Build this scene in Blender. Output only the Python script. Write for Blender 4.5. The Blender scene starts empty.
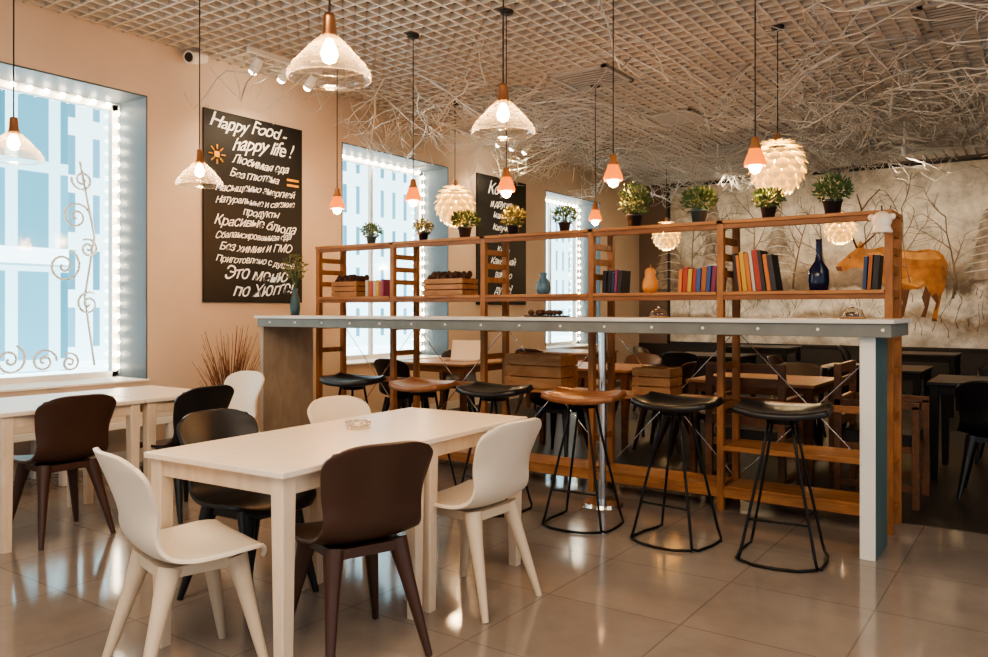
import bpy, math, random
from mathutils import Vector, Matrix
random.seed(7)
K=1.0667
scn=bpy.context.scene
def lk(o): scn.collection.objects.link(o); return o
# ---------------- materials
def nm(name):
    m=bpy.data.materials.new(name); m.use_nodes=True
    return m, m.node_tree.nodes, m.node_tree.links, m.node_tree.nodes['Principled BSDF']
def M(name,c,r=.5,metal=0,em=None,es=0,var=0.0,sc=8,bump=0,spec=None):
    m,n,l,b=nm(name)
    b.inputs['Base Color'].default_value=(*c,1); b.inputs['Roughness'].default_value=r; b.inputs['Metallic'].default_value=metal
    if em: b.inputs['Emission Color'].default_value=(*em,1); b.inputs['Emission Strength'].default_value=es
    if spec is not None: b.inputs['Specular IOR Level'].default_value=spec
    if var or bump:
        tc=n.new('ShaderNodeTexCoord'); no=n.new('ShaderNodeTexNoise'); no.inputs['Scale'].default_value=sc; no.inputs['Detail'].default_value=5
        l.new(tc.outputs['Object'],no.inputs['Vector'])
        if var:
            cr=n.new('ShaderNodeValToRGB'); cr.color_ramp.elements[0].position=.3; cr.color_ramp.elements[1].position=.7
            cr.color_ramp.elements[0].color=(*[x*(1-var) for x in c],1); cr.color_ramp.elements[1].color=(*[min(1,x*(1+var)) for x in c],1)
            l.new(no.outputs['Fac'],cr.inputs['Fac']); l.new(cr.outputs['Color'],b.inputs['Base Color'])
        if bump:
            bp=n.new('ShaderNodeBump'); bp.inputs['Strength'].default_value=bump; bp.inputs['Distance'].default_value=.01
            l.new(no.outputs['Fac'],bp.inputs['Height']); l.new(bp.outputs['Normal'],b.inputs['Normal'])
    return m
def wood(name,c1,c2,scale=(3,3,30),r=.5):
    m,n,l,b=nm(name)
    tc=n.new('ShaderNodeTexCoord'); mp=n.new('ShaderNodeMapping'); mp.inputs['Scale'].default_value=scale
    no=n.new('ShaderNodeTexNoise'); no.inputs['Scale'].default_value=2.2; no.inputs['Detail'].default_value=6; no.inputs['Distortion'].default_value=.6
    cr=n.new('ShaderNodeValToRGB'); cr.color_ramp.elements[0].position=.3; cr.color_ramp.elements[1].position=.72
    cr.color_ramp.elements[0].color=(*c1,1); cr.color_ramp.elements[1].color=(*c2,1)
    l.new(tc.outputs['Object'],mp.inputs['Vector']); l.new(mp.outputs['Vector'],no.inputs['Vector'])
    l.new(no.outputs['Fac'],cr.inputs['Fac']); l.new(cr.outputs['Color'],b.inputs['Base Color']); b.inputs['Roughness'].default_value=r
    return m
def glassm(name,tint=(1,1,1),refl=.35,base=.06,em=0):
    m=bpy.data.materials.new(name); m.use_nodes=True; n=m.node_tree.nodes; l=m.node_tree.links; n.clear()
    o=n.new('ShaderNodeOutputMaterial'); mx=n.new('ShaderNodeMixShader'); t=n.new('ShaderNodeBsdfTransparent'); g=n.new('ShaderNodeBsdfGlossy')
    lw=n.new('ShaderNodeLayerWeight'); lw.inputs['Blend'].default_value=.4
    mr=n.new('ShaderNodeMapRange'); mr.inputs['To Min'].default_value=base; mr.inputs['To Max'].default_value=base+refl
    t.inputs['Color'].default_value=(*tint,1); g.inputs['Roughness'].default_value=.08
    l.new(lw.outputs['Facing'],mr.inputs['Value']); l.new(mr.outputs['Result'],mx.inputs['Fac'])
    l.new(t.outputs[0],mx.inputs[1])
    if em:
        d=n.new('ShaderNodeBsdfTranslucent'); d.inputs['Color'].default_value=(1,.88,.70,1); m2=n.new('ShaderNodeMixShader'); m2.inputs[0].default_value=em
        l.new(g.outputs[0],m2.inputs[1]); l.new(d.outputs[0],m2.inputs[2]); l.new(m2.outputs[0],mx.inputs[2])
    else: l.new(g.outputs[0],mx.inputs[2])
    l.new(mx.outputs[0],o.inputs['Surface'])
    return m
def brickm(name,ax,c1,c2,mc,w,h,mortar,r=.4,offset=0.0,var=0.0):
    m,n,l,b=nm(name)
    tc=n.new('ShaderNodeTexCoord'); sp=n.new('ShaderNodeSeparateXYZ'); cb=n.new('ShaderNodeCombineXYZ')
    l.new(tc.outputs['Object'],sp.inputs[0]); l.new(sp.outputs[ax[0]],cb.inputs[0]); l.new(sp.outputs[ax[1]],cb.inputs[1])
    bt=n.new('ShaderNodeTexBrick'); bt.offset=offset; bt.inputs['Scale'].default_value=1
    bt.inputs['Brick Width'].default_value=w; bt.inputs['Row Height'].default_value=h; bt.inputs['Mortar Size'].default_value=mortar
    bt.inputs['Color1'].default_value=(*c1,1); bt.inputs['Color2'].default_value=(*c2,1); bt.inputs['Mortar'].default_value=(*mc,1); bt.inputs['Mortar Smooth'].default_value=.1
    l.new(cb.outputs[0],bt.inputs['Vector'])
    if var:
        no=n.new('ShaderNodeTexNoise'); no.inputs['Scale'].default_value=1.6; no.inputs['Detail'].default_value=10; no.inputs['Roughness'].default_value=.65; l.new(tc.outputs['Object'],no.inputs['Vector'])
        mr=n.new('ShaderNodeMapRange'); mr.inputs['From Min'].default_value=.3; mr.inputs['From Max'].default_value=.7; mr.inputs['To Min'].default_value=1-var; mr.inputs['To Max'].default_value=1+var
        l.new(no.outputs['Fac'],mr.inputs['Value'])
        vm=n.new('ShaderNodeVectorMath'); vm.operation='SCALE'; l.new(bt.outputs['Color'],vm.inputs[0]); l.new(mr.outputs['Result'],vm.inputs['Scale'])
        l.new(vm.outputs[0],b.inputs['Base Color'])
        mr2=n.new('ShaderNodeMapRange'); mr2.inputs['From Min'].default_value=.3; mr2.inputs['From Max'].default_value=.7; mr2.inputs['To Min'].default_value=r*.75; mr2.inputs['To Max'].default_value=r*1.3
        l.new(no.outputs['Fac'],mr2.inputs['Value']); l.new(mr2.outputs['Result'],b.inputs['Roughness'])
        b.inputs['Specular IOR Level'].default_value=.75
    else:
        l.new(bt.outputs['Color'],b.inputs['Base Color']); b.inputs['Roughness'].default_value=r
    return m
m_wall=M('wall_plaster',(.62,.505,.41),.75,var=.05,sc=2,bump=.05)
m_wallb=M('wall_back_paint',(.16,.12,.10),.8)
m_floor=brickm('floor_tiles',('X','Y'),(.23,.20,.178),(.255,.222,.197),(.165,.142,.125),.62,.62,.004,.11,var=.2)
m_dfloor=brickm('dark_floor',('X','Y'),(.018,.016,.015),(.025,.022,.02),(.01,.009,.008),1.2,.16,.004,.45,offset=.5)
m_ceil=M('ceiling_plenum',(.035,.029,.025),.9)
m_lat=M('lattice_paint',(.52,.475,.425),.5)
m_reveal=M('reveal_bluegrey',(.075,.105,.13),.55)
m_white=M('white_paint',(.8,.78,.74),.45)
m_vent=M('vent_grey',(.40,.37,.34),.5)
m_offw=M('cream_plastic',(.80,.70,.58),.4,var=.03,sc=5)
m_cleg=M('cream_leg_wood',(.66,.54,.41),.45,var=.06,sc=6)
m_brown=M('brown_plastic',(.055,.024,.016),.36)
m_black=M('black_plastic',(.010,.010,.013),.33)
m_ttop=wood('table_top_birch',(.82,.71,.59),(.89,.79,.67),(14,2,14),.3)
m_tleg=wood('table_leg_birch',(.66,.53,.40),(.78,.65,.51),(10,10,2),.45)
m_shelf=wood('shelf_pine',(.24,.088,.026),(.42,.18,.058),(9,9,2.5),.5)
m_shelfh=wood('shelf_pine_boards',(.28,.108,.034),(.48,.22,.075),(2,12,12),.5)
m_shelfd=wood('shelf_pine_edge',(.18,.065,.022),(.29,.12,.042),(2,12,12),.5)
m_bartop=wood('bar_top_white',(.62,.60,.56),(.74,.72,.67),(2,14,14),.35)
m_barf=M('bar_fascia_grey',(.17,.18,.17),.5,var=.15,sc=6)
m_bartan=wood('bar_panel_tan',(.33,.26,.20),(.43,.35,.27),(6,6,2),.6)
m_barblue=M('bar_leg_bluegrey',(.085,.145,.155),.5,var=.1,sc=5)
m_metal=M('black_metal',(.015,.015,.016),.4,metal=.6)
m_chrome=M('chrome',(.7,.7,.7),.15,metal=1)
m_copper=M('copper',(.75,.38,.2),.28,metal=1)
m_cord=M('cord_black',(.01,.01,.01),.6)
m_glass=glassm('lamp_glass',(1,.97,.92),.60,.09,.28)
m_wglass=glassm('window_glass',(.94,.98,1),.08,.02)
m_bulb=M('bulb_glow',(1,.8,.5),.3,em=(1,.60,.22),es=50)
m_led=M('led_glow',(1,.9,.75),.3,em=(1,.84,.60),es=50)
m_amber=M('amber_shade',(.50,.10,.008),.25,em=(1,.20,.004),es=1.5)
m_lwood=wood('lamp_wood',(.32,.13,.05),(.45,.2,.08),(5,5,5))
m_art=M('artichoke_leaf',(.84,.69,.38),.45,em=(1,.60,.18),es=.35)
m_chalkb=M('chalkboard',(.009,.009,.010),.6)
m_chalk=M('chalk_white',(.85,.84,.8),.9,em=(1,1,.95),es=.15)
m_chalky=M('chalk_yellow',(.85,.42,.05),.9)
m_twig=M('twig_silver',(.60,.56,.50),.4,metal=.25)
m_grass=M('dried_grass',(.16,.06,.035),.8)
m_leaf=M('leaf_green',(.045,.10,.03),.5,var=.5,sc=20)
m_leaf2=M('leaf_olive',(.12,.13,.04),.5,var=.4,sc=20)
m_pot=M('pot_navy',(.015,.022,.033),.35)
m_potc=M('pot_teal',(.02,.07,.10),.3)
m_blueg=M('blue_glass',(.006,.012,.045),.06)
m_lblue=M('pale_blue_glass',(.10,.2,.27),.08)
m_gourd=M('gourd_orange',(.75,.30,.07),.4)
m_dark=M('dark_panel',(.013,.011,.010),.5)
m_crate=wood('crate_wood',(.33,.145,.05),(.5,.25,.10),(3,10,10),.6)
m_cone=M('pine_cones',(.07,.03,.018),.8,var=.5,sc=30)
m_snow=M('snow',(.74,.90,.95),.8)
m_cush=M('cushion_linen',(.70,.62,.53),.9)
# ---------------- mesh builder
class B:
    def __init__(s): s.v=[];s.f=[];s.mi=[];s.sm=[];s.m=[]
    def slot(s,m):
        if m not in s.m: s.m.append(m)
        return s.m.index(m)
    def add(s,vs,fs,m,smooth=False,T=None):
        o=len(s.v); k=s.slot(m)
        for p in vs:
            p=Vector(p)
            if T is not None: p=T@p
            s.v.append(p)
        for f in fs: s.f.append([i+o for i in f]); s.mi.append(k); s.sm.append(smooth)
    def box(s,x0,x1,y0,y1,z0,z1,m,T=None):
        vs=[(x,y,z) for x in (x0,x1) for y in (y0,y1) for z in (z0,z1)]
        s.add(vs,[(0,1,3,2),(4,6,7,5),(0,4,5,1),(2,3,7,6),(0,2,6,4),(1,5,7,3)],m,False,T)
    def cone(s,p0,p1,r0,r1,m,n=12,smooth=True,caps=True):
        p0=Vector(p0);p1=Vector(p1);d=(p1-p0).normalized()
        a=d.orthogonal().normalized() if abs(d.z)<.99 else Vector((1,0,0)); 
        if n==4: a=(Vector((1,1,0))-d*d.dot(Vector((1,1,0)))).normalized()
        b=d.cross(a); vs=[]
        for p,r in((p0,r0),(p1,r1)):
            for i in range(n):
                t=2*math.pi*i/n; vs.append(p+a*(r*math.cos(t))+b*(r*math.sin(t)))
        s.add(vs,[(i,(i+1)%n,n+(i+1)%n,n+i) for i in range(n)],m,smooth)
        if caps: s.add(vs,[tuple(range(n-1,-1,-1)),tuple(range(n,2*n))],m,False)
    def tube(s,pts,r,m,n=6,r1=None):
        pts=[Vector(p) for p in pts]; N=len(pts); vs=[]; fs=[]
        a=None
        for i,p in enumerate(pts):
            d=(pts[min(i+1,N-1)]-pts[max(i-1,0)]).normalized()
            if a is None: a=d.orthogonal().normalized()
            a=(a-d*a.dot(d)); a=a.normalized() if a.length>1e-6 else d.orthogonal().normalized()
            b=d.cross(a); rr=r if r1 is None else r+(r1-r)*i/(N-1)
            for k in range(n):
                t=2*math.pi*k/n; vs.append(p+a*rr*math.cos(t)+b*rr*math.sin(t))
        for i in range(N-1):
            for k in range(n): fs.append((i*n+k,i*n+(k+1)%n,(i+1)*n+(k+1)%n,(i+1)*n+k))
        fs.append(tuple(range(n-1,-1,-1))); fs.append(tuple((N-1)*n+k for k in range(n)))
        s.add(vs,fs,m,True)
    def lathe(s,prof,c,m,n=24):
        c=Vector(c); vs=[];fs=[]
        for r,z in prof:
            for k in range(n):
                t=2*math.pi*k/n; vs.append(c+Vector((r*math.cos(t),r*math.sin(t),z)))
        for i in range(len(prof)-1):
            for k in range(n): fs.append((i*n+k,i*n+(k+1)%n,(i+1)*n+(k+1)%n,(i+1)*n+k))
        s.add(vs,fs,m,True)
    def sph(s,c,r,m,n=12,sz=1):
        pr=[(max(1e-4,r*math.sin(math.pi*i/n)),-r*sz*math.cos(math.pi*i/n)) for i in range(n+1)]
        s.lathe(pr,c,m,n)
    def shell(s,fn,nu,nv,th,m):
        g=[[Vector(fn(i/nu,j/nv)) for j in range(nv+1)] for i in range(nu+1)]
        top=[];bot=[]
        for i in range(nu+1):
            for j in range(nv+1):
                du=g[min(i+1,nu)][j]-g[max(i-1,0)][j]; dv=g[i][min(j+1,nv)]-g[i][max(j-1,0)]
                nn=du.cross(dv); nn=nn.normalized() if nn.length>1e-9 else Vector((0,0,1))
                top.append(g[i][j]+nn*th/2); bot.append(g[i][j]-nn*th/2)
        w=nv+1; fs=[]; T=len(top)
        for i in range(nu):
            for j in range(nv):
                a=i*w+j; fs.append((a,a+w,a+w+1,a+1)); fs.append((T+a,T+a+1,T+a+w+1,T+a+w))
        for j in range(nv):
            fs.append((j,j+1,T+j+1,T+j)); a=nu*w+j; fs.append((a,T+a,T+a+1,a+1))
        for i in range(nu):
            a=i*w; fs.append((a,T+a,T+a+w,a+w)); a=i*w+nv; fs.append((a,a+w,T+a+w,T+a))
        s.add(top+bot,fs,m,True)
    def mesh(s,name):
        me=bpy.data.meshes.new(name); me.from_pydata([tuple(v) for v in s.v],[],s.f)
        for m in s.m: me.materials.append(m)
        me.polygons.foreach_set('material_index',s.mi); me.polygons.foreach_set('use_smooth',s.sm); me.update()
        return me
    def obj(s,name,loc=(0,0,0),rz=0,bevel=0,parent=None):
        o=lk(bpy.data.objects.new(name,s.mesh(name))); o.location=loc; o.rotation_euler=(0,0,rz)
        if bevel:
            b=o.modifiers.new('bevel','BEVEL'); b.width=bevel; b.segments=2; b.limit_method='ANGLE'; b.angle_limit=.7
        if parent: o.parent=parent
        return o
def inst(name,me,loc,rz=0,bevel=0):
    o=lk(bpy.data.objects.new(name,me)); o.location=loc; o.rotation_euler=(0,0,rz)
    if bevel:
        b=o.modifiers.new('bevel','BEVEL'); b.width=bevel; b.segments=2; b.limit_method='ANGLE'; b.angle_limit=.7
    return o
def interp(t,tab):
    for i in range(len(tab)-1):
        a,b=tab[i],tab[i+1]
        if t<=b[0]:
            u=(t-a[0])/(b[0]-a[0]); u=max(0,min(1,u))
            return [a[k]+(b[k]-a[k])*u for k in range(1,len(a))]
    return list(tab[-1][1:])
def smoothi(t,tab,e=.04):
    ws=[interp(max(0,min(1,t+d)),tab) for d in (-e,-e/2,0,e/2,e)]
    return [sum(w[k] for w in ws)/5 for k in range(len(ws[0]))]
R=math.radians
def light(kind,name,loc,e,c,r=.03,parent=None,**kw):
    d=bpy.data.lights.new(name,kind); d.energy=e; d.color=c
    if kind!='AREA' and kind!='SUN': d.shadow_soft_size=r
    for k,v in kw.items(): setattr(d,k,v)
    o=lk(bpy.data.objects.new(name,d)); o.location=loc
    if parent: o.parent=parent
    return o
# ---------------- room shell
XW=-6.0; YB=13.1; ZC=3.38
wins=[(1.0,3.70),(5.86,7.63),(9.9,11.6)]; zs,zt=.63,2.93
b=B(); b.box(XW-.5,XW,-3,YB,0,zs,m_wall); b.box(XW-.5,XW,-3,YB,zt,3.62,m_wall)
ys=[-3]+[y for w in wins for y in w]+[YB]
for i in range(0,len(ys),2): b.box(XW-.5,XW,ys[i],ys[i+1],zs,zt,m_wall)
b.obj('wall_left')
b=B(); b.box(-6.5,3.2,YB,YB+.2,0,3.62,m_wallb); b.obj('wall_back')
b=B(); b.box(3.0,3.2,5,YB,0,3.62,m_wallb); b.obj('wall_right')
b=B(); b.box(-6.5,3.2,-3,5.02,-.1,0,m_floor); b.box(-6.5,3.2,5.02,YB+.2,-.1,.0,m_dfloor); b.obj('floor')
b=B(); b.box(-6.5,3.2,-3,YB+.2,3.62,3.7,m_ceil); b.obj('ceiling')
b=B()
x=-5.94
while x<3.1: b.box(x-.010,x+.010,-3,YB,ZC,ZC+.045,m_lat); x+=.124
y=-2.95
while y<YB: b.box(-6,3.1,y-.010,y+.010,ZC+.001,ZC+.044,m_lat); y+=.124
b.obj('ceiling_lattice')
b=B(); b.box(XW,XW+.015,-3,YB,0,.09,m_white); b.obj('baseboard_left')
b=B(); b.box(XW,3,YB-.02,YB,0,.62,m_dark); b.obj('wainscot_back')  # dark wainscot panel below the mural
for i,(y0,y1) in enumerate(wins):
    b=B(); x0,x1=XW-.5,XW+.004
    b.box(x0,x1,y0,y0+.012,zs,zt,m_reveal); b.box(x0,x1,y1-.012,y1,zs,zt,m_reveal)
    b.box(x0,x1,y0,y1,zt-.012,zt,m_reveal); b.box(x0,x1+.03,y0,y1,zs,zs+.015,m_white)
    xf=XW-.44
    for (a,c,d,e) in ((y0,y1,zs,zs+.06),(y0,y1,zt-.07,zt),(y0,y0+.06,zs,zt),(y1-.06,y1,zs,zt)): b.box(xf-.03,xf+.03,a,c,d,e,m_white)
    if i: b.box(xf-.02,xf+.02,(y0+y1)/2-.02,(y0+y1)/2+.02,zs,zt,m_white)
    else: b.box(xf-.02,xf+.02,2.3,2.34,zs,zt,m_white)
    b.box(xf-.004,xf+.004,y0+.05,y1-.05,zs+.05,zt-.05,m_wglass)
    if i==0:
        def curl(cy,cz,s,fl=1,t0=0):
            pts=[]
            for k in range(26):
                a=k/25*3.6*math.pi; r=s*(1-k/27); pts.append((XW-.43,cy+fl*r*math.cos(a+t0),cz+r*math.sin(a+t0)))
            b.tube(pts,.010,m_white,4)
        for (cy,cz,s,fl,t0) in ((3.35,1.95,.12,1,0),(3.45,1.7,.08,-1,1),(3.25,1.55,.14,-1,2),(3.4,2.25,.09,1,3),(3.1,.8,.1,1,0),(3.3,.78,.08,-1,1),(2.85,.82,.12,-1,2),(2.6,.8,.09,1,0),(3.45,1.25,.1,1,1)): curl(cy,cz,s,fl,t0)
        b.tube([(XW-.43,3.5,.75),(XW-.43,3.42,1.3),(XW-.43,3.5,1.8),(XW-.43,3.38,2.4)],.010,m_white,4)
    b.obj('window_%d'%(i+1))
    b=B(); xb=XW-.36; pts=[]
    n=20
    for k in range(n+1):
        z=zs+.1+(zt-zs-.2)*k/n; pts+= [(xb,y0+.045,z),(xb,y1-.045,z)]
    nn=int((y1-y0)/.12)
    for k in range(1,nn): pts.append((xb,y0+(y1-y0)*k/nn,zt-.045))
    for p in pts: b.sph(p,.02,m_led,6)
    b.tube([(xb,y0+.03,zs+.05),(xb,y0+.03,zt-.03),(xb,y1-.03,zt-.03),(xb,y1-.03,zs+.05)],.005,m_white,5)
    b.obj('fairy_lights')
# exterior
m_fac=brickm('facade',('Y','Z'),(.03,.13,.18),(.09,.27,.35),(.42,.65,.73),.95,2.3,.14,.3)
m_fac2=brickm('facade_light',('Y','Z'),(.05,.16,.21),(.10,.25,.33),(.6,.78,.84),.7,1.6,.26,.4)
b=B(); b.box(-24,-18,-14,9.2,-.2,16,m_fac)
for k in range(5): b.box(-18.3,-17.95,-14+k*4.6,-13.6+k*4.6,-.2,16,m_snow)
for z in(2.2,6.5,11.1): b.box(-18.25,-17.97,-14,9.2,z,z+.35,m_snow)
b.obj('street_building')
b=B(); b.box(-29,-21,9.25,40,-.2,11,m_fac2); b.obj('street_building')
b=B(); b.box(-60,-6.55,-30,60,-.3,-.15,m_snow); b.obj('street_ground')
# ---------------- mural
m,n,l,bs=nm('mural_paint')
tc=n.new('ShaderNodeTexCoord'); sp=n.new('ShaderNodeSeparateXYZ'); l.new(tc.outputs['Object'],sp.inputs[0])
no=n.new('ShaderNodeTexNoise'); no.inputs['Scale'].default_value=1.1; no.inputs['Detail'].default_value=10; no.inputs['Roughness'].default_value=.6; l.new(tc.outputs['Object'],no.inputs['Vector'])
ma=n.new('ShaderNodeMath'); ma.operation='MULTIPLY_ADD'; ma.inputs[1].default_value=1.3; l.new(no.outputs['Fac'],ma.inputs[0]); l.new(sp.outputs['Z'],ma.inputs[2])
mr=n.new('ShaderNodeMapRange'); mr.inputs['From Min'].default_value=1.2; mr.inputs['From Max'].default_value=4.3; l.new(ma.outputs[0],mr.inputs['Value'])
cr=n.new('ShaderNodeValToRGB'); e=cr.color_ramp.elements; e[0].color=(.33,.29,.24,1); e[0].position=0; e[1].color=(.56,.49,.39,1); e[1].position=1
for p,c in ((.10,(.62,.59,.54,1)),(.20,(.30,.23,.16,1)),(.25,(.70,.67,.61,1)),(.33,(.60,.55,.47,1)),(.37,(.13,.09,.055,1)),(.44,(.26,.19,.13,1)),(.5,(.50,.43,.34,1)),(.7,(.66,.60,.50,1))):
    q=e.new(p); q.color=c
l.new(mr.outputs[0],cr.inputs[0])
n2=n.new('ShaderNodeTexNoise'); n2.inputs['Scale'].default_value=5; n2.inputs['Detail'].default_value=10; n2.inputs['Roughness'].default_value=.7; l.new(tc.outputs['Object'],n2.inputs['Vector'])
m2=n.new('ShaderNodeMapRange'); m2.inputs['From Min'].default_value=.35; m2.inputs['From Max'].default_value=.65; m2.inputs['To Min'].default_value=.55; m2.inputs['To Max'].default_value=1.12; l.new(n2.outputs['Fac'],m2.inputs['Value'])
vm=n.new('ShaderNodeVectorMath'); vm.operation='SCALE'; l.new(cr.outputs[0],vm.inputs[0]); l.new(m2.outputs['Result'],vm.inputs['Scale'])
l.new(vm.outputs[0],bs.inputs['Base Color']); bs.inputs['Roughness'].default_value=.6
m_mural=m
m_mtree=M('mural_tree',(.27,.22,.17),.8,var=.5,sc=9); m_mtw=M('mural_twig',(.19,.14,.10),.8,var=.3); m_mlight=M('mural_snow',(.66,.63,.58),.8,var=.15,sc=9)
m_deer=M('mural_deer',(.33,.13,.03),.8,var=.5,sc=5); m_deerd=M('mural_deer_dark',(.10,.04,.016),.8); m_deerl=M('mural_deer_light',(.50,.24,.07),.8,var=.3,sc=7)
b=B(); b.box(-5.4,2.9,YB-.04,YB-.021,.66,3.3,m_mural)
b.box(-5.45,2.95,YB-.05,YB-.021,3.3,3.34,m_dark); b.box(-5.45,-5.4,YB-.05,YB-.021,.62,3.34,m_dark); b.box(-5.45,2.95,YB-.05,YB-.021,.62,.66,m_dark)
def poly(pts,y,mat):
    b.add([(p[0],y,p[1]) for p in pts],[tuple(range(len(pts)))],mat)
rnd=random.Random(3)
for k in range(11):
    x=-5.3+k*.8+rnd.uniform(-.25,.25); h=rnd.uniform(1.0,1.6); z0=rnd.uniform(1.45,1.65)
    if -2.95<x<-1.0: continue
    N=9; rt=[];lf=[]
    for i in range(1,N+1):
        w=.05+.3*i/N
        rt+= [(x+w*rnd.uniform(.7,1.2),z0+h-h*i/N+rnd.uniform(-.03,.03)),(x+w*.55,z0+h-h*i/N+.04)]
        lf+= [(x-w*rnd.uniform(.7,1.2),z0+h-h*i/N+rnd.uniform(-.03,.03)),(x-w*.55,z0+h-h*i/N+.04)]
    poly([(x,z0+h)]+rt+lf[::-1],YB-.0435,m_mtree)
    for i in range(1,N):
        w=.05+.28*i/N; z=z0+h-h*i/N; b.tube([(x-w*.9,YB-.044,z+.03),(x,YB-.044,z+.07),(x+w*.9,YB-.044,z+.03)],.012,m_mlight,3)
def mtree(x,z,h,lean,r,dep):
    pts=[(x,YB-.043,z)]; a=lean
    for i in range(5):
        a+=rnd.uniform(-.18,.18); x+=math.sin(a)*h/5; z+=math.cos(a)*h/5; pts.append((x,YB-.043,min(z,3.28)))
        if dep<2 and z<3.2: mtree(x,z,h*rnd.uniform(.35,.55),a+rnd.choice((-1,1))*rnd.uniform(.5,1.0),r*.5,dep+1)
    b.tube(pts,r,m_mtw,3,r*.4)
for k in range(14): mtree(-5.0+k*.55,rnd.uniform(1.35,1.6),rnd.uniform(.9,1.7),rnd.uniform(-.2,.2),.018,0)
for k in range(220):
    x=rnd.uniform(-5.2,2.5); z=rnd.choice((rnd.uniform(1.3,1.6),rnd.uniform(.75,1.3)))
    b.tube([(x,YB-.042,z),(x+rnd.uniform(-.05,.05),YB-.042,z+.1),(x+rnd.uniform(-.15,.15),YB-.042,z+rnd.uniform(.15,.4))],.007,m_mtw,3,.002)
deer=[(-2.72,1.86),(-2.70,1.80),(-2.62,1.78),(-2.5,1.84),(-2.38,1.84),(-2.26,1.74),(-2.15,1.66),(-2.02,1.58),(-1.97,1.5),(-1.95,1.42),(-1.93,1.3),(-1.935,1.2),(-1.96,1.08),(-1.9,1.06),(-1.885,1.2),(-1.87,1.3),(-1.85,1.42),(-1.80,1.5),(-1.6,1.5),(-1.50,1.56),(-1.46,1.46),(-1.42,1.38),(-1.37,1.30),(-1.40,1.18),(-1.42,1.07),(-1.36,1.05),(-1.34,1.18),(-1.31,1.32),(-1.30,1.40),(-1.26,1.5),(-1.23,1.7),(-1.22,1.85),(-1.27,1.98),(-1.34,2.05),(-1.46,2.08),(-1.65,2.06),(-1.85,2.09),(-1.95,2.14),(-2.08,2.14),(-2.2,2.11),(-2.31,2.12),(-2.33,2.2),(-2.37,2.25),(-2.43,2.13),(-2.5,2.08),(-2.6,1.98),(-2.68,1.92)]
poly([(-1.83,1.5),(-1.80,1.3),(-1.84,1.1),(-1.79,1.09),(-1.74,1.3),(-1.7,1.52)],YB-.044,m_deerd)
poly([(-1.5,1.56),(-1.55,1.38),(-1.51,1.25),(-1.56,1.1),(-1.5,1.09),(-1.46,1.26),(-1.42,1.5)],YB-.044,m_deerd)
poly(deer,YB-.046,m_deer)
poly([(-1.9,1.62),(-1.6,1.53),(-1.5,1.6),(-1.7,1.68)],YB-.047,m_deerl)
poly([(-1.95,2.09),(-1.6,2.03),(-1.38,2.04),(-1.30,1.93),(-1.6,1.93),(-1.95,1.98)],YB-.047,m_deerl)
poly([(-2.3,2.05),(-2.1,2.06),(-2.0,1.95),(-2.15,1.9)],YB-.047,m_deerl)
poly([(-2.72,1.86),(-2.70,1.80),(-2.62,1.79),(-2.64,1.87)],YB-.047,m_deerd)
poly([(-1.9,1.6),(-1.97,1.5),(-1.93,1.25),(-1.91,1.25),(-1.9,1.45),(-1.78,1.52)],YB-.047,m_deerd)
poly([(-1.42,1.4),(-1.36,1.3),(-1.38,1.2),(-1.36,1.2),(-1.33,1.32),(-1.36,1.45)],YB-.047,m_deerd)
poly([(-1.96,1.085),(-1.96,1.05),(-1.89,1.04),(-1.9,1.07)],YB-.047,m_deerd); poly([(-1.42,1.08),(-1.42,1.04),(-1.35,1.035),(-1.36,1.07)],YB-.047,m_deerd)
b.cone((-2.52,YB-.047,2.0),(-2.52,YB-.049,2.0),.014,.014,m_dark,8)
def ant(pts,r=.018): b.tube([(p[0],YB-.05,p[1]) for p in pts],r,m_deerd,4,r*.4)
ant([(-2.42,2.14),(-2.5,2.35),(-2.42,2.6),(-2.25,2.85),(-2.1,3.0)]); ant([(-2.38,2.14),(-2.2,2.3),(-2.02,2.5),(-1.95,2.75)])
for a,c in (((-2.46,2.5),(-2.62,2.72)),((-2.35,2.7),(-2.42,2.95)),((-2.15,2.34),(-2.2,2.6)),((-2.03,2.48),(-1.85,2.6)),((-2.49,2.33),(-2.66,2.45))): ant([a,c],.013)
b.obj('forest_mural')
# ---------------- chalkboards
def text(s,size,y,z,parent,mat,shear=.42,al='CENTER',i=0):
    cu=bpy.data.curves.new('t','FONT'); cu.body=s; cu.size=size; cu.shear=shear; cu.align_x=al; cu.extrude=.0015; cu.offset=size*.002; cu.space_character=.90
    o=bpy.data.objects.new('t',cu); lk(o); bpy.context.view_layer.update()
    me=bpy.data.meshes.new_from_object(o.evaluated_get(bpy.context.evaluated_depsgraph_get()))
    bpy.data.objects.remove(o)
    for v in me.vertices:
        xx,yy=v.co.x,v.co.y
        v.co.y=yy*(1+.10*math.sin(xx*31+i))+.010*math.sin(xx*9+i*2)+.05*xx*math.sin(i*1.7)
        v.co.x=xx+.003*math.sin(yy*60+xx*22+i)
    T=Matrix(((0,0,1,0),(1,0,0,y),(0,1,0,z),(0,0,0,1)))
    me.transform(T); me.materials.clear(); me.materials.append(mat)
    c=lk(bpy.data.objects.new('lettering',me)); c.parent=parent; c.location=(.026,0,0)
def board(yc,z0,z1,w,lines):
    b=B(); b.box(0,.02,-w/2,w/2,z0,z1,m_chalkb)
    o=b.obj('chalkboard_menu',(XW+.003,yc,0),0,.003)
    for i,(s,size,dy,z,mt) in enumerate(lines): text(s,size,dy,z,o,mt,i=i)
    return o
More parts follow.
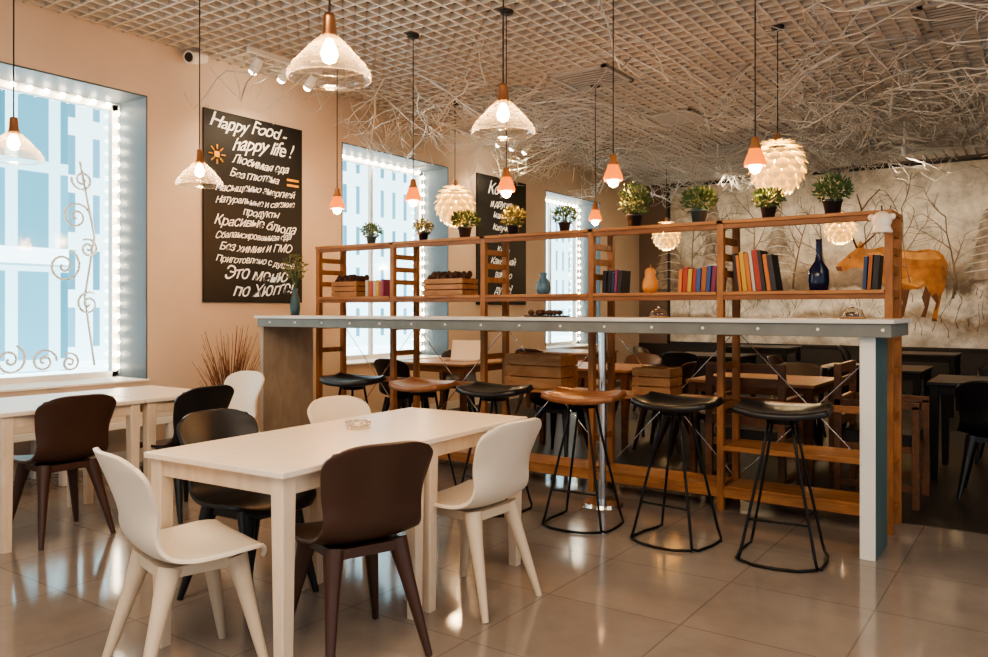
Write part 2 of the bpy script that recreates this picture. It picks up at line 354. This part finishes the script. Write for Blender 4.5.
L=[("Happy Food -",.17,-.08,2.80,m_chalk),("happy life !",.18,.07,2.645,m_chalk),("Любимая еда",.105,0.05,2.50,m_chalk),("Без глютена",.10,-.02,2.385,m_chalk),
("Насыщенно энергией",.092,0,2.265,m_chalk),("Натуральные и свежие",.086,0,2.155,m_chalk),("продукты",.095,.05,2.06,m_chalk),("Красивые блюда",.12,0,1.945,m_chalk),("Сбалансированная еда",.082,-.02,1.845,m_chalk),
("Без химии и ГМО",.105,0,1.73,m_chalk),("Приготовлено с душой",.086,0,1.615,m_chalk),("Это меню",.16,0,1.47,m_chalk),("по Хюгге!",.16,.08,1.335,m_chalk)]
c=board(4.76,1.27,2.945,1.1,L)
b=B()
for k in range(8):
    a=k*math.pi/4; b.tube([(.027,-.42+.045*math.cos(a),2.56+.045*math.sin(a)),(.027,-.42+.085*math.cos(a),2.56+.085*math.sin(a))],.006,m_chalky,4)
b.box(.021,.027,-.445,-.395,2.535,2.585,m_chalky); b.box(.021,.027,.36,.50,2.43,2.45,m_chalky); b.box(.021,.027,.36,.50,2.38,2.40,m_chalky)
b.obj('chalk_drawing',parent=c)
c2=board(8.77,1.27,2.945,1.15,[("Кофе",.22,-.1,2.72,m_chalk),("и другие",.13,-.05,2.55,m_chalk),("напитки",.13,0,2.40,m_chalk),("Капучино",.11,0,2.25,m_chalk),("Латте",.11,0,2.1,m_chalk),("Какао",.11,0,1.96,m_chalk),("Какой чай",.13,0,1.8,m_chalk),("вам по",.13,0,1.62,m_chalk),("душе?",.15,0,1.42,m_chalk)])
# ---------------- chair
def chair_mesh(col,name,leg=None):
    b=B(); leg=leg or col
    prof=[(0,.235,.375),(.06,.215,.405),(.18,.13,.410),(.32,.03,.402),(.43,-.07,.400),(.50,-.135,.418),(.56,-.172,.465),(.70,-.20,.57),(.85,-.235,.67),(1,-.278,.770)]
    wid=[(0,.16),(.06,.195),(.2,.215),(.4,.212),(.52,.190),(.6,.180),(.72,.188),(.86,.205),(.94,.203),(1,.170)]
    def fn(u,v):
        v=2*v-1; x,z=smoothi(u,prof); w=smoothi(u,wid,.03)[0]; a=abs(v)
        y=v*w
        sb=max(0,min(1,(u-.46)/.3)); sb=sb*sb*(3-2*sb)
        z+= (1-sb)*.022*a**2.5*min(1,u/.1)
        x+= sb*.05*a**2 
        if u>.86: z-=((u-.86)/.14)*.03*a**4
        if u<.15: x-=(.15-u)/.15*.045*a**3
        return (x,y,z)
    b.shell(fn,40,16,.014,col)
    for sx,sy in ((1,1),(1,-1),(-1,1),(-1,-1)):
        tx=.115 if sx>0 else -.10
        top=Vector((tx,sy*.12,.392)); bot=Vector((.195 if sx>0 else -.215,sy*.185,0))
        mid=top.lerp(bot,.3)
        b.cone(top,mid,.038,.027,leg,10); b.cone(mid,bot,.027,.013,leg,10)
    b.box(-.13,.14,-.135,.135,.36,.394,leg)
    return b.mesh(name)
ch_c=chair_mesh(m_offw,'dining_chair_cream',m_cleg); ch_b=chair_mesh(m_brown,'dining_chair_brown'); ch_k=chair_mesh(m_black,'dining_chair_black')
for me,x,y,h in ((ch_c,-2.36,1.60,76),(ch_k,-2.76,2.17,3),(ch_b,-2.04,2.05,160),(ch_c,-1.99,2.69,178),(ch_c,-2.72,2.84,0),
                 (ch_b,-4.36,2.18,178),(ch_k,-4.24,2.84,185),(ch_c,-4.70,3.44,-90)):
    inst('dining_chair',me,(x,y,0),R(h),.003)
def table_mesh(w,l,h,top,leg,name,lr=.03):
    b=B(); b.box(-w/2,w/2,-l/2,l/2,h-.022,h,top)
    b.box(-w/2+.03,w/2-.03,-l/2+.03,-l/2+.05,h-.085,h-.022,leg); b.box(-w/2+.03,w/2-.03,l/2-.05,l/2-.03,h-.085,h-.022,leg)
    b.box(-w/2+.03,-w/2+.05,-l/2+.03,l/2-.03,h-.085,h-.022,leg); b.box(w/2-.05,w/2-.03,-l/2+.03,l/2-.03,h-.085,h-.022,leg)
    for sx in(-1,1):
        for sy in(-1,1):
            x=sx*(w/2-.045);y=sy*(l/2-.045); b.cone((x,y,h-.022),(x,y,0),lr*1.35,lr*1.0,leg,4,False)
    return b.mesh(name)
tf=table_mesh(.70,.77,.695,m_ttop,m_tleg,'dining_table_front')
rot=R(3); cx,cy=-2.345,2.41
for s in(-1,1): inst('dining_table',tf,(cx-math.sin(rot)*s*.3855,cy+math.cos(rot)*s*.3855,0),rot,.004)
tl=table_mesh(.75,.76,.695,m_ttop,m_tleg,'dining_table_side')
inst('dining_table',tl,(-4.58,2.20,0),0,.004)
tl2=table_mesh(.75,.5,.695,m_ttop,m_tleg,'dining_table_small'); inst('dining_table',tl2,(-4.58,2.84,0),0,.004)
b=B(); b.lathe([(0.0001,0),(.05,0),(.055,.028),(.048,.028),(.042,.008),(.0001,.008)],(0,0,0),m_glass,20)
b.lathe([(.053,.024),(.057,.028),(.053,.031),(.049,.028),(.053,.024)],(0,0,0),m_chrome,20); b.obj('glass_ashtray',(-2.42,2.46,.696))
b=B(); b.box(-5.96,-5.5,.9,3.7,.34,.39,m_white); b.box(-5.95,-5.51,.92,3.68,.39,.45,m_cush)
for y in(1,1.9,2.8,3.6):
    b.box(-5.56,-5.51,y-.025,y+.025,0,.34,m_white); b.box(-5.95,-5.9,y-.025,y+.025,0,.34,m_white)
b.obj('window_bench',bevel=.006)
# ---------------- bar
zb=1.155
b=B()
b.box(-5.17,-.60,4.10,4.68,zb-.02,zb,m_bartop)
b.box(-5.15,-.615,4.115,4.135,zb-.085,zb-.02,m_barf); b.box(-5.15,-.615,4.645,4.665,zb-.085,zb-.02,m_barf)
b.box(-.635,-.615,4.135,4.645,zb-.085,zb-.02,m_barf)
b.box(-5.15,-5.11,4.14,4.66,0,zb-.02,m_bartan)
b.box(-.76,-.69,4.165,4.172,0,zb-.085,m_white); b.box(-.76,-.69,4.172,4.5,0,zb-.02,m_barblue)
for k in range(16):
    x=-5.0+k*.29; b.cone((x,4.115,zb-.05),(x,4.108,zb-.05),.009,.007,m_white,8)
for x in(-2.27,): 
    b.cone((x,4.42,.02),(x,4.42,zb-.02),.025,.025,m_chrome,16); b.cone((x,4.42,0),(x,4.42,.02),.13,.12,m_chrome,24)
b.obj('bar_counter',bevel=.003)
def stool_mesh(seat,name):
    b=B()
    def fn(u,v):
        a=2*u-1; c=2*v-1
        x=a*.215; hw=.15*(1-abs(a)**3*.35); y=c*hw
        return (x,y,.700+.022*abs(a)**2.2-.012*(1-c*c)*(1-a*a)+(.02*max(0,c)**2))
    b.shell(fn,20,10,.032,seat)
    b.cone((0,0,.655),(0,0,.69),.075,.09,m_metal,16)
    for s in(-1,1):
        P=[(s*.05,-.06,.68),(s*.08,-.075,.5),(s*.165,-.14,.06),(s*.175,-.15,.018),(s*.19,-.12,.008),(s*.2,0,.008),(s*.19,.12,.008),(s*.175,.15,.018),(s*.165,.14,.06),(s*.08,.075,.5),(s*.05,.06,.68)]
        b.tube(P,.0075,m_metal,8)
    b.tube([(-.138,-.12,.2),(.138,-.12,.2)],.006,m_metal,8)
    b.tube([(-.178,-.152,.012),(-.1,-.2,.009),(0,-.215,.009),(.1,-.2,.009),(.178,-.152,.012)],.0075,m_metal,8)
    return b.mesh(name)
m_swood=wood('stool_wood',(.20,.075,.028),(.32,.135,.055),(3,10,10),.35)
st_k=stool_mesh(m_black,'bar_stool_black'); st_w=stool_mesh(m_swood,'bar_stool_wood')
for me,x,rz in ((st_k,-1.07,6),(st_k,-1.61,-8),(st_w,-2.16,4),(st_k,-2.77,0),(st_w,-3.33,-5),(st_k,-3.96,3)): inst('bar_stool',me,(x,3.97,0),R(rz))
# ---------------- shelf unit
px=[-5.10,-4.26,-3.38,-2.5,-1.63,-.715]; y0,y1=4.72,5.0
b=B()
for x in px:
    for y in(y0,y1): b.box(x-.02,x+.02,y-.02,y+.02,0,1.72,m_shelf)
    for z in(.1,.35,.62,.86,1.06,1.29,1.42,1.52,1.62): b.box(x-.012,x+.012,y0,y1,z-.02,z+.02,m_shelf)
for i in range(5):
    a,c=px[i]+.02,px[i+1]-.02
    for z in(1.31,1.735):
        zz=z
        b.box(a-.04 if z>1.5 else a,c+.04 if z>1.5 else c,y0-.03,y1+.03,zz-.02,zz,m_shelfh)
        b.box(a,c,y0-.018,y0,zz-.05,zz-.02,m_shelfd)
    b.box(a,c,y0-.015,y0+.01,.08,.13,m_shelfh); b.box(a,c,y1-.01,y1+.015,.08,.13,m_shelfh); b.box(a,c,y0,y1,.13,.145,m_shelfh)
    b.box(a,c,y1-.01,y1+.015,.60,.64,m_shelfh)
    if i in(2,3): b.box(a,c,y0-.02,y1+.02,.63,.65,m_shelfh)
    if i in(4,): b.box(a,c,y0-.02,y1+.02,.36,.39,m_shelfh)
    b.tube([(a,y1+.0,.16),(c,y1+.0,1.05)],.004,m_chrome,5); b.tube([(c,y1+.006,.16),(a,y1+.006,1.05)],.004,m_chrome,5)
b.obj('open_shelf_unit',bevel=.002)
def crate(w,d,h,fill=True):
    b=B(); nsl=3
    for k in range(nsl):
        z0=h*k/nsl+.004; z1=h*(k+1)/nsl-.004
        b.box(-w/2,w/2,-d/2,-d/2+.012,z0,z1,m_crate); b.box(-w/2,w/2,d/2-.012,d/2,z0,z1,m_crate)
        b.box(-w/2,-w/2+.012,-d/2+.012,d/2-.012,z0,z1,m_crate); b.box(w/2-.012,w/2,-d/2+.012,d/2-.012,z0,z1,m_crate)
    for sx in(-1,1):
        for sy in(-1,1):
            x=sx*(w/2-.024);y=sy*(d/2-.024); b.box(x-.012,x+.012,y-.012,y+.012,0,h,m_crate)
    b.box(-w/2+.012,w/2-.012,-d/2+.012,d/2-.012,0,.012,m_crate)
    if fill:
        for _ in range(int(w*220)):
            b.sph((random.uniform(-w/2+.03,w/2-.03),random.uniform(-d/2+.03,d/2-.03),h-.012+random.uniform(0,.045)),.024,m_cone,6,1.2)
        b.box(-w/2+.012,w/2-.012,-d/2+.012,d/2-.012,.012,h-.03,m_cone)
    return b
crate(.29,.2,.13).obj('wooden_crate',(-4.85,4.86,1.311))
crate(.38,.2,.13).obj('wooden_crate',(-3.80,4.86,1.311))
crate(.46,.24,.24,False).obj('wooden_crate',(-2.98,4.86,.651))
crate(.26,.2,.18,False).obj('wooden_crate',(-2.1,4.86,.651))
bc=[(.45,.05,.03),(.04,.09,.28),(.65,.42,.06),(.02,.02,.025),(.42,.13,.03),(.06,.2,.16),(.6,.55,.46),(.28,.04,.12),(.02,.05,.14),(.65,.20,.04)]
bm=[M('book_%d'%i,c,.5) for i,c in enumerate(bc)]; m_page=M('pages',(.75,.7,.6),.8)
def books(name,loc,n,cols,h=.19,lean=0):
    b=B(); x=0
    for i in range(n):
        w=random.uniform(.016,.03); hh=h*random.uniform(.82,1.0); d=random.uniform(.12,.15)
        T=Matrix.Translation((x,0,abs(math.sin(R(lean)))*w if lean>0 else 0))@Matrix.Rotation(R(lean)*(.6+.4*(i/n)),4,'Y') if lean else Matrix.Translation((x,0,0))
        mm=bm[cols[i%len(cols)]]
        b.box(0,w,-d/2,d/2,.001,hh,mm,T); b.box(.003,w-.003,-d/2+.004,d/2+.002,.004,hh+.0015,m_page,T)
        x+=w+.002+ (.003 if lean else 0)
    o=b.obj(name,loc); return o
books('books',(-4.63,4.86,1.312),7,[6,4,0,6,2,4,7],.14)
books('books',(-2.46,4.86,1.312),5,[3,3,8,7,3],.16,4)
books('books',(-1.93,4.86,1.312),9,[9,0,2,0,1,4,1,7,3],.17,5)
books('books',(-1.57,4.86,1.312),9,[3,9,2,9,6,0,3,9,3],.25,-9)
books('books',(-.86,4.86,1.312),3,[8,4,3],.2,5)
b=B(); b.lathe([(.0001,0),(.05,.0),(.058,.05),(.055,.12),(.022,.17),(.016,.21),(.016,.29),(.02,.295),(.013,.295)],(0,0,0),m_blueg,24); b.obj('glass_bottle_vase',(-1.10,4.84,1.311))
b=B(); b.lathe([(.0001,0),(.04,.0),(.052,.04),(.045,.09),(.022,.12),(.03,.15),(.026,.15)],(0,0,0),m_lblue,20); b.obj('glass_vase',(-2.95,4.84,1.311))
b=B(); b.lathe([(.0001,0),(.04,.0),(.052,.035),(.05,.07),(.033,.11),(.036,.14),(.022,.16),(.0001,.165)],(0,0,0),m_gourd,20); b.cone((0,0,.16),(.006,0,.185),.006,.004,m_crate,8); b.obj('gourd_ornament',(-2.14,4.84,1.311))
def leaves(b,c,rx,rz,n,ls,mat):
    for _ in range(n):
        while True:
            p=Vector((random.uniform(-1,1),random.uniform(-1,1),random.uniform(-1,1)))
            if .15<p.length<1: break
        o=Vector((p.x*rx,p.y*rx,p.z*rz))+Vector(c); d=(p+Vector((0,0,.4))+Vector((random.uniform(-.5,.5),random.uniform(-.5,.5),random.uniform(-.5,.5)))).normalized()
        sd=d.cross(Vector((random.uniform(-1,1),random.uniform(-1,1),random.uniform(-1,1)))).normalized()
        L=ls*random.uniform(.6,1.3)
        b.add([o,o+d*L*.5+sd*L*.22,o+d*L,o+d*L*.5-sd*L*.22],[(0,1,2,3)],mat)
def plant(x,y,z,s,pm,lm,tall=1.0):
    b=B(); ph=.085*s
    b.lathe([(.0001,0),(.034*s,0),(.047*s,ph*.85),(.051*s,ph*.85),(.051*s,ph),(.044*s,ph),(.042*s,ph*.8),(.0001,ph*.8)],(0,0,0),pm,20)
    for k in range(9):
        a=k*2.4; b.tube([(0,0,ph*.8),(.02*s*math.cos(a),.02*s*math.sin(a),ph+.04*s),(.055*s*math.cos(a),.055*s*math.sin(a),ph+.09*s*tall)],.0025,lm,4)
    leaves(b,(0,0,ph+.055*s*tall),.088*s,.066*s*tall,480,.028*s,lm)
    b.obj('potted_plant',(x,y,z+.001))
for x,s,pm,lm,t in ((-4.63,.9,m_potc,m_leaf,.9),(-4.07,.85,m_pot,m_leaf2,1),(-3.66,1.1,m_pot,m_leaf,.9),(-3.22,.95,m_pot,m_leaf2,1.1),(-2.79,.9,m_pot,m_leaf,1),(-2.26,1.1,m_pot,m_leaf,1.5),(-1.82,1.1,m_potc,m_leaf,1.0),(-1.39,.95,m_pot,m_leaf,.9),(-1.03,1.1,m_pot,m_leaf,1.0)):
    plant(x,4.86,1.735,s,pm,lm,t)
b=B(); b.lathe([(.0001,0),(.035,0),(.042,.06),(.036,.13),(.018,.18),(.02,.22),(.015,.22)],(0,0,0),m_potc,20)
for k in range(8):
    a=k*2.4; b.tube([(0,0,.2),(.02*math.cos(a),.02*math.sin(a),.3),(.07*math.cos(a),.07*math.sin(a),.38+.02*(k%3))],.003,m_leaf,4)
leaves(b,(0,0,.39),.09,.11,160,.036,m_leaf2); b.obj('flower_vase',(-5.06,4.42,zb+.001))
b=B(); b.box(-.13,.13,-.07,.07,0,.01,m_dark)
for k in range(9): b.sph((-.1+.025*k,random.uniform(-.03,.03),.028),.022,m_cone,8,.8)
b.obj('serving_tray',(-2.67,4.42,zb+.001))
def cloche(x,r):
    b=B(); b.lathe([(.0001,0),(r*1.15,0),(r*1.15,.008),(.0001,.008)],(0,0,0),m_crate,24)
    b.lathe([(r,.008),(r,r*.4),(r*.8,r*.8),(r*.4,r*1.02),(.0001,r*1.08)],(0,0,0),m_glass,24); b.sph((0,0,r*1.15),.01,m_chrome,8)
    b.lathe([(.0001,.01),(r*.6,.01),(r*.55,.03),(.0001,.035)],(0,0,0),m_cone,16)
    b.obj('glass_cloche',(x,4.42,zb+.001))
cloche(-.84,.055); cloche(-1.9,.05)
b=B(); b.lathe([(.0001,.05),(.02,.045),(.035,.01),(.045,-.03),(.055,-.05),(.05,-.055),(.0001,-.05)],(0,0,0),m_offw,20); b.sph((0,0,-.058),.012,m_offw,8)
b.cone((0,0,.045),(0,0,.09),.004,.004,m_cord,6); b.sph((-.05,0,.03),.018,m_offw,8); b.sph((.05,0,.03),.018,m_offw,8); b.sph((0,0,.01),.05,m_offw,12)
b.obj('hanging_bell_ornament',(-.735,4.62,1.66))
# ---------------- pendants
def bulbp(b,z,r=.03):
    b.lathe([(.0001,z-r*1.1),(r*.7,z-r*.8),(r,z),(r*.75,z+r*.8),(r*.4,z+r*1.6),(r*.38,z+r*2)],(0,0,0),m_bulb,14)
def canopy(b,z): b.lathe([(.0001,z-.03),(.045,z-.025),(.05,z)],(0,0,0),m_cord,16)
def glasslamp(x,y,z=2.03):
    b=B(); H=ZC-z
    b.cone((0,0,.21),(0,0,H),.004,.004,m_cord,6); canopy(b,H)
    b.lathe([(.0001,.235),(.018,.23),(.022,.215),(.026,.16),(.032,.15),(.032,.135),(.0001,.135)],(0,0,0),m_copper,20)
    pr=[(.034,.150),(.042,.14),(.058,.125),(.075,.105),(.105,.075),(.13,.045),(.148,.02),(.150,.006),(.146,-.004)]
    b.lathe(pr,(0,0,0),m_glass,32)
    for zz,rr in((.105,.076),(.045,.131),(-.004,.146)):
        b.lathe([(rr,zz-.003),(rr+.003,zz),(rr,zz+.003),(rr-.003,zz),(rr,zz-.003)],(0,0,0),m_glass,32)
    bulbp(b,.085,.032)
    o=b.obj('glass_pendant_lamp',(x,y,z)); light('POINT','pendant_light',(0,0,.02),16,(1,.62,.32),.02,o)
for x,y in((-2.12,2.01),(-2.11,3.10),(-4.63,3.23),(-4.69,2.10)): glasslamp(x,y)
def amberlamp(x,y,z=2.05):
    b=B(); H=ZC-z
    b.cone((0,0,.18),(0,0,H),.004,.004,m_cord,6); canopy(b,H)
    b.lathe([(.0001,.19),(.02,.185),(.026,.14),(.036,.125),(.036,.115),(.0001,.115)],(0,0,0),m_lwood,20)
    b.lathe([(.034,.12),(.042,.095),(.056,.06),(.066,.03),(.062,.012),(.057,.013),(.05,.05),(.034,.1)],(0,0,0),m_amber,24)
    bulbp(b,.008,.038)
    o=b.obj('amber_pendant_lamp',(x,y,z)); light('POINT','pendant_light',(0,0,-.06),17,(1,.44,.14),.02,o)
for x in(-5.0,-4.15,-3.26,-2.40,-1.46): amberlamp(x,4.83)
amberlamp(-3.62,6.9,2.05); 
def artichoke(x,y,z=2.3,R0=.2,e=28):
    b=B(); H=ZC-z; b.cone((0,0,.2),(0,0,H),.004,.004,m_cord,6); canopy(b,H); b.cone((0,0,.18),(0,0,.26),.03,.015,m_copper,12)
    L=9; mP=11
    for i in range(L):
        ph=math.radians(20+i*16.5)
        for k in range(mP):
            th=2*math.pi*(k+.5*(i%2))/mP
            def P(p,r,dt): return (r*math.sin(p)*math.cos(th+dt),r*math.sin(p)*math.sin(th+dt),r*math.cos(p)*1.05)
            wd=.29
            p0=ph-.2; p1=ph+.13; p2=ph+.25
            rows=[[P(p0,R0*.80,-wd*.8),P(p0,R0*.83,0),P(p0,R0*.80,wd*.8)],[P(p1,R0*.99,-wd),P(p1,R0*1.04,0),P(p1,R0*.99,wd)],[P(p2,R0*1.09,-wd*.55),P(p2+.05,R0*1.13,0),P(p2,R0*1.09,wd*.55)]]
            vs=[q for r in rows for q in r]
            b.add(vs,[(0,1,4,3),(1,2,5,4),(3,4,7,6),(4,5,8,7)],m_art)
    b.sph((0,0,0),R0*.3,m_bulb,10)
    o=b.obj('artichoke_pendant_lamp',(x,y,z)); light('POINT','pendant_light',(0,0,-R0*1.4),e,(1,.70,.38),.04,o)
for x,y in((-1.73,6.29),(-5.13,6.64),(-4.65,11.1),(-2.32,11.4)): artichoke(x,y)
for yy in(4.66,8.28):
    b=B(); b.box(-.02,.02,-.4,.4,ZC-.04,ZC,m_white)
    for dy in(-.3,0,.3):
        b.cone((0,dy,ZC-.04),(0,dy,ZC-.1),.01,.01,m_white,8); b.cone((.03,dy,ZC-.08),(-.06,dy,ZC-.17),.035,.042,m_white,16); b.sph((-.058,dy,ZC-.168),.036,m_led,8)
    b.obj('track_spotlight',(-5.45,yy,0))
    o=light('SPOT','wall_spot',(-5.35,yy,ZC-.2),75,(1,.74,.46),.03,spot_size=R(110),spot_blend=.8)
    o.rotation_euler=Vector((-.45,0,-1)).to_track_quat('-Z','Y').to_euler()
for x in(-3.6,-1.4):
    b=B(); b.cone((0,0,ZC-.3),(0,0,ZC),.012,.012,m_white,8); b.cone((0,-.03,ZC-.28),(0,.07,ZC-.36),.035,.042,m_white,16); b.sph((0,.068,ZC-.358),.028,m_led,8); b.obj('added_spotlight',(x,10.3,0))  # invented fixture to carry the mural fill
    o=light('SPOT','mural_fill_spot',(x,10.5,ZC-.42),150,(1,.80,.58),.04,spot_size=R(95),spot_blend=.9); o.rotation_euler=Vector((0,.9,-.5)).to_track_quat('-Z','Z').to_euler()  # wall-wash spot added to brighten the mural
b=B(); b.box(0,.03,-.05,.05,.04,.12,m_white); b.cone((.02,0,.08),(.09,0,.08),.02,.02,m_white,10); b.cone((.06,.06,.09),(.12,-.12,.04),.05,.055,m_white,20); b.cone((.121,-.122,.04),(.126,-.137,.036),.04,.03,m_black,16); b.obj('security_camera',(XW,4.12,3.26))
for x,y in((-3.55,6.67),(-3.5,8.6),(-3.62,10.7),(-.5,6.75)):
    b=B(); s=.3
    for a,c,d,e in((-s,s,-s,-s+.04),(-s,s,s-.04,s),(-s,-s+.04,-s,s),(s-.04,s,-s,s)): b.box(a,c,d,e,ZC-.02,ZC,m_vent)
    for k in range(8): yy=-s+.06+k*.066; b.box(-s+.04,s-.04,yy,yy+.018,ZC-.015,ZC-.003,m_vent)
    b.box(-s+.03,s-.03,-s+.03,s-.03,ZC-.003,ZC,m_dark)
    b.obj('ceiling_vent',(x,y,0))
# ---------------- branches
def branchset(name,cx,cy,ex,ey,n,zlo=3.05,zhi=3.35):
    b=B()
    def grow(p,d,L,r,dep):
        pts=[p.copy()]; N=6
        for i in range(N):
            d=(d+Vector((random.uniform(-1,1),random.uniform(-1,1),random.uniform(-.8,.8)))*.30).normalized()
            p=p+d*L/N
            if p.z>zhi: p.z=zhi; d.z=-abs(d.z)*.5
            if p.z<zlo-.15: d.z=abs(d.z)
            p.x=max(p.x,XW+.1); p.y=min(p.y,YB-.15)
            pts.append(p.copy())
            if dep<2 and random.random()<(.8 if dep==0 else .35):
                dd=(d+Vector((random.uniform(-1,1),random.uniform(-1,1),random.uniform(-.9,.5)))*.9).normalized(); grow(p.copy(),dd,L*random.uniform(.35,.6),r*.7,dep+1)
        b.tube(pts,r,m_twig,4,r*.5)
    for _ in range(n):
        a=random.uniform(0,6.28); p=Vector((cx+random.uniform(-ex,ex),cy+random.uniform(-ey,ey),random.uniform(zlo+.05,zhi)))
        grow(p,Vector((math.cos(a),math.sin(a),random.uniform(-.3,.1))),random.uniform(.7,1.4),.0095,0)
    b.obj(name)
branchset('branch_garland',-4.8,7.2,.6,2.2,42)
branchset('branch_garland',-3.9,11.0,1.6,1.3,36)
branchset('branch_garland',-1.1,7.4,.9,2.0,40)
branchset('branch_garland',-1.5,10.6,1.2,1.5,32)
branchset('branch_garland',-2.7,8.8,.8,1.2,14)
b=B(); b.lathe([(.0001,0),(.12,0),(.15,.3),(.14,.3),(.12,.25),(.0001,.25)],(0,0,0),m_dark,20)
for k in range(110):
    a=random.uniform(0,6.28); s=random.uniform(.05,.3); h=random.uniform(.6,1.08)
    b.tube([(.06*math.cos(a),.06*math.sin(a),.24),(s*.4*math.cos(a),s*.4*math.sin(a),h*.6),(s*math.cos(a),s*math.sin(a),h)],.004,m_grass,3,.0015)
    if k%2: b.tube([(s*.5*math.cos(a),s*.5*math.sin(a),h*.65),(s*.9*math.cos(a+.7),s*.9*math.sin(a+.7),h*.9)],.003,m_grass,3,.001)
b.obj('dried_grass_pot',(-5.55,4.16,0))
# ---------------- back room furniture
m_dwood=wood('dining_wood',(.11,.045,.02),(.19,.085,.038),(3,12,12),.45); m_lw=wood('light_table_wood',(.26,.14,.07),(.36,.21,.11),(3,12,12),.4)
t1=table_mesh(.9,.8,.695,m_lw,m_dwood,'cafe_table_wood'); t2=table_mesh(.85,.8,.695,m_black,m_metal,'cafe_table_black')
for me,x,y in((t1,-1.75,6.0),(t1,-3.35,6.5),(t1,-4.9,6.3),(t2,-1.3,7.8),(t2,-3.2,8.9),(t1,-4.9,8.7),(t2,-1.3,10.6),(t2,-3.3,11.3),(t2,-.3,6.75)): inst('cafe_table',me,(x,y,0),0,.003)
for me,x,y,h in((ch_b,-2.35,6.0,0),(ch_k,-3.35,5.75,90),(ch_b,-3.35,7.2,-90),(ch_k,-4.9,5.6,90),(ch_b,-2.75,6.5,180),(ch_k,-1.75,6.75,-90),(ch_k,-1.3,7.1,90),(ch_b,-1.95,7.8,0),(ch_k,-3.2,8.2,90),(ch_b,-4.9,7.95,90),(ch_k,-3.85,8.9,0),(ch_k,-1.9,10.6,0),(ch_k,-.3,6.05,90),(ch_k,-.3,7.45,-90),(ch_k,-5.3,6.9,-60)):
    inst('dining_chair',me,(x,y,0),R(h))
def woodchair(x,y,rz):
    b=B()
    for sx in(-1,1):
        b.box(sx*.23-.022,sx*.23+.022,-.24,-.20,0,.62,m_dwood); b.box(sx*.23-.022,sx*.23+.022,.20,.24,0,.86,m_dwood)
        b.box(sx*.23-.022,sx*.23+.022,-.24,.24,.60,.64,m_dwood); b.box(sx*.23-.015,sx*.23+.015,-.2,.2,.1,.14,m_dwood)
    b.box(-.22,.22,-.22,.22,.33,.37,m_dwood); b.box(-.2,.2,-.21,.2,.37,.44,m_dark)
    for z in(.5,.62,.74,.83): b.box(-.22,.22,.205,.235,z-.03,z+.03,m_dwood)
    b.obj('wooden_armchair',(x,y,0),R(rz),.003)
woodchair(-.89,5.62,90); woodchair(-1.6,5.30,180)
b=B(); b.box(-.15,.15,-.1,.1,0,.012,m_chrome); b.add([(-.15,.1,.012),(.15,.1,.012),(.15,.16,.2),(-.15,.16,.2),(-.15,.105,.008),(.15,.105,.008),(.15,.166,.198),(-.15,.166,.198)],[(0,1,2,3),(5,4,7,6),(0,4,5,1),(3,2,6,7),(0,3,7,4),(1,5,6,2)],m_white); b.obj('laptop',(-4.78,6.3,.696),R(20))
# ---------------- scale to metres
for me in bpy.data.meshes: me.transform(Matrix.Scale(K,4))
for o in scn.objects: o.location=o.location*K
# ---------------- global lighting
w=bpy.data.worlds.new('world'); scn.world=w; w.use_nodes=True
bg=w.node_tree.nodes['Background']; bg.inputs[0].default_value=(.86,.93,1,1); bg.inputs[1].default_value=.70
o=light('SUN','sun',(10,0,20),15,(1,.97,.92)); o.data.angle=.05; o.rotation_euler=Vector((-.5,.05,-.85)).to_track_quat('-Z','Y').to_euler()
o=light('AREA','fill_light',(-1.0,-.5,3.45),190,(1,.77,.53)); o.data.size=3.0  # warm fill added out of frame near the camera, no real lamp
o=light('AREA','fill_light',(1.6,3.0,3.45),55,(1,.75,.52)); o.data.size=2.0  # second added fill, out of frame on the right
scn.view_settings.look='AgX - Medium High Contrast'
scn.view_settings.exposure=.25
# ---------------- camera
cd=bpy.data.cameras.new('camera'); cd.lens=36*800/988; cd.sensor_width=36; cd.shift_y=-18.5/988
co=lk(bpy.data.objects.new('camera',cd)); co.location=(0,0,1.2*K); co.rotation_euler=(R(90),0,math.atan2(.572,.82)); scn.camera=co
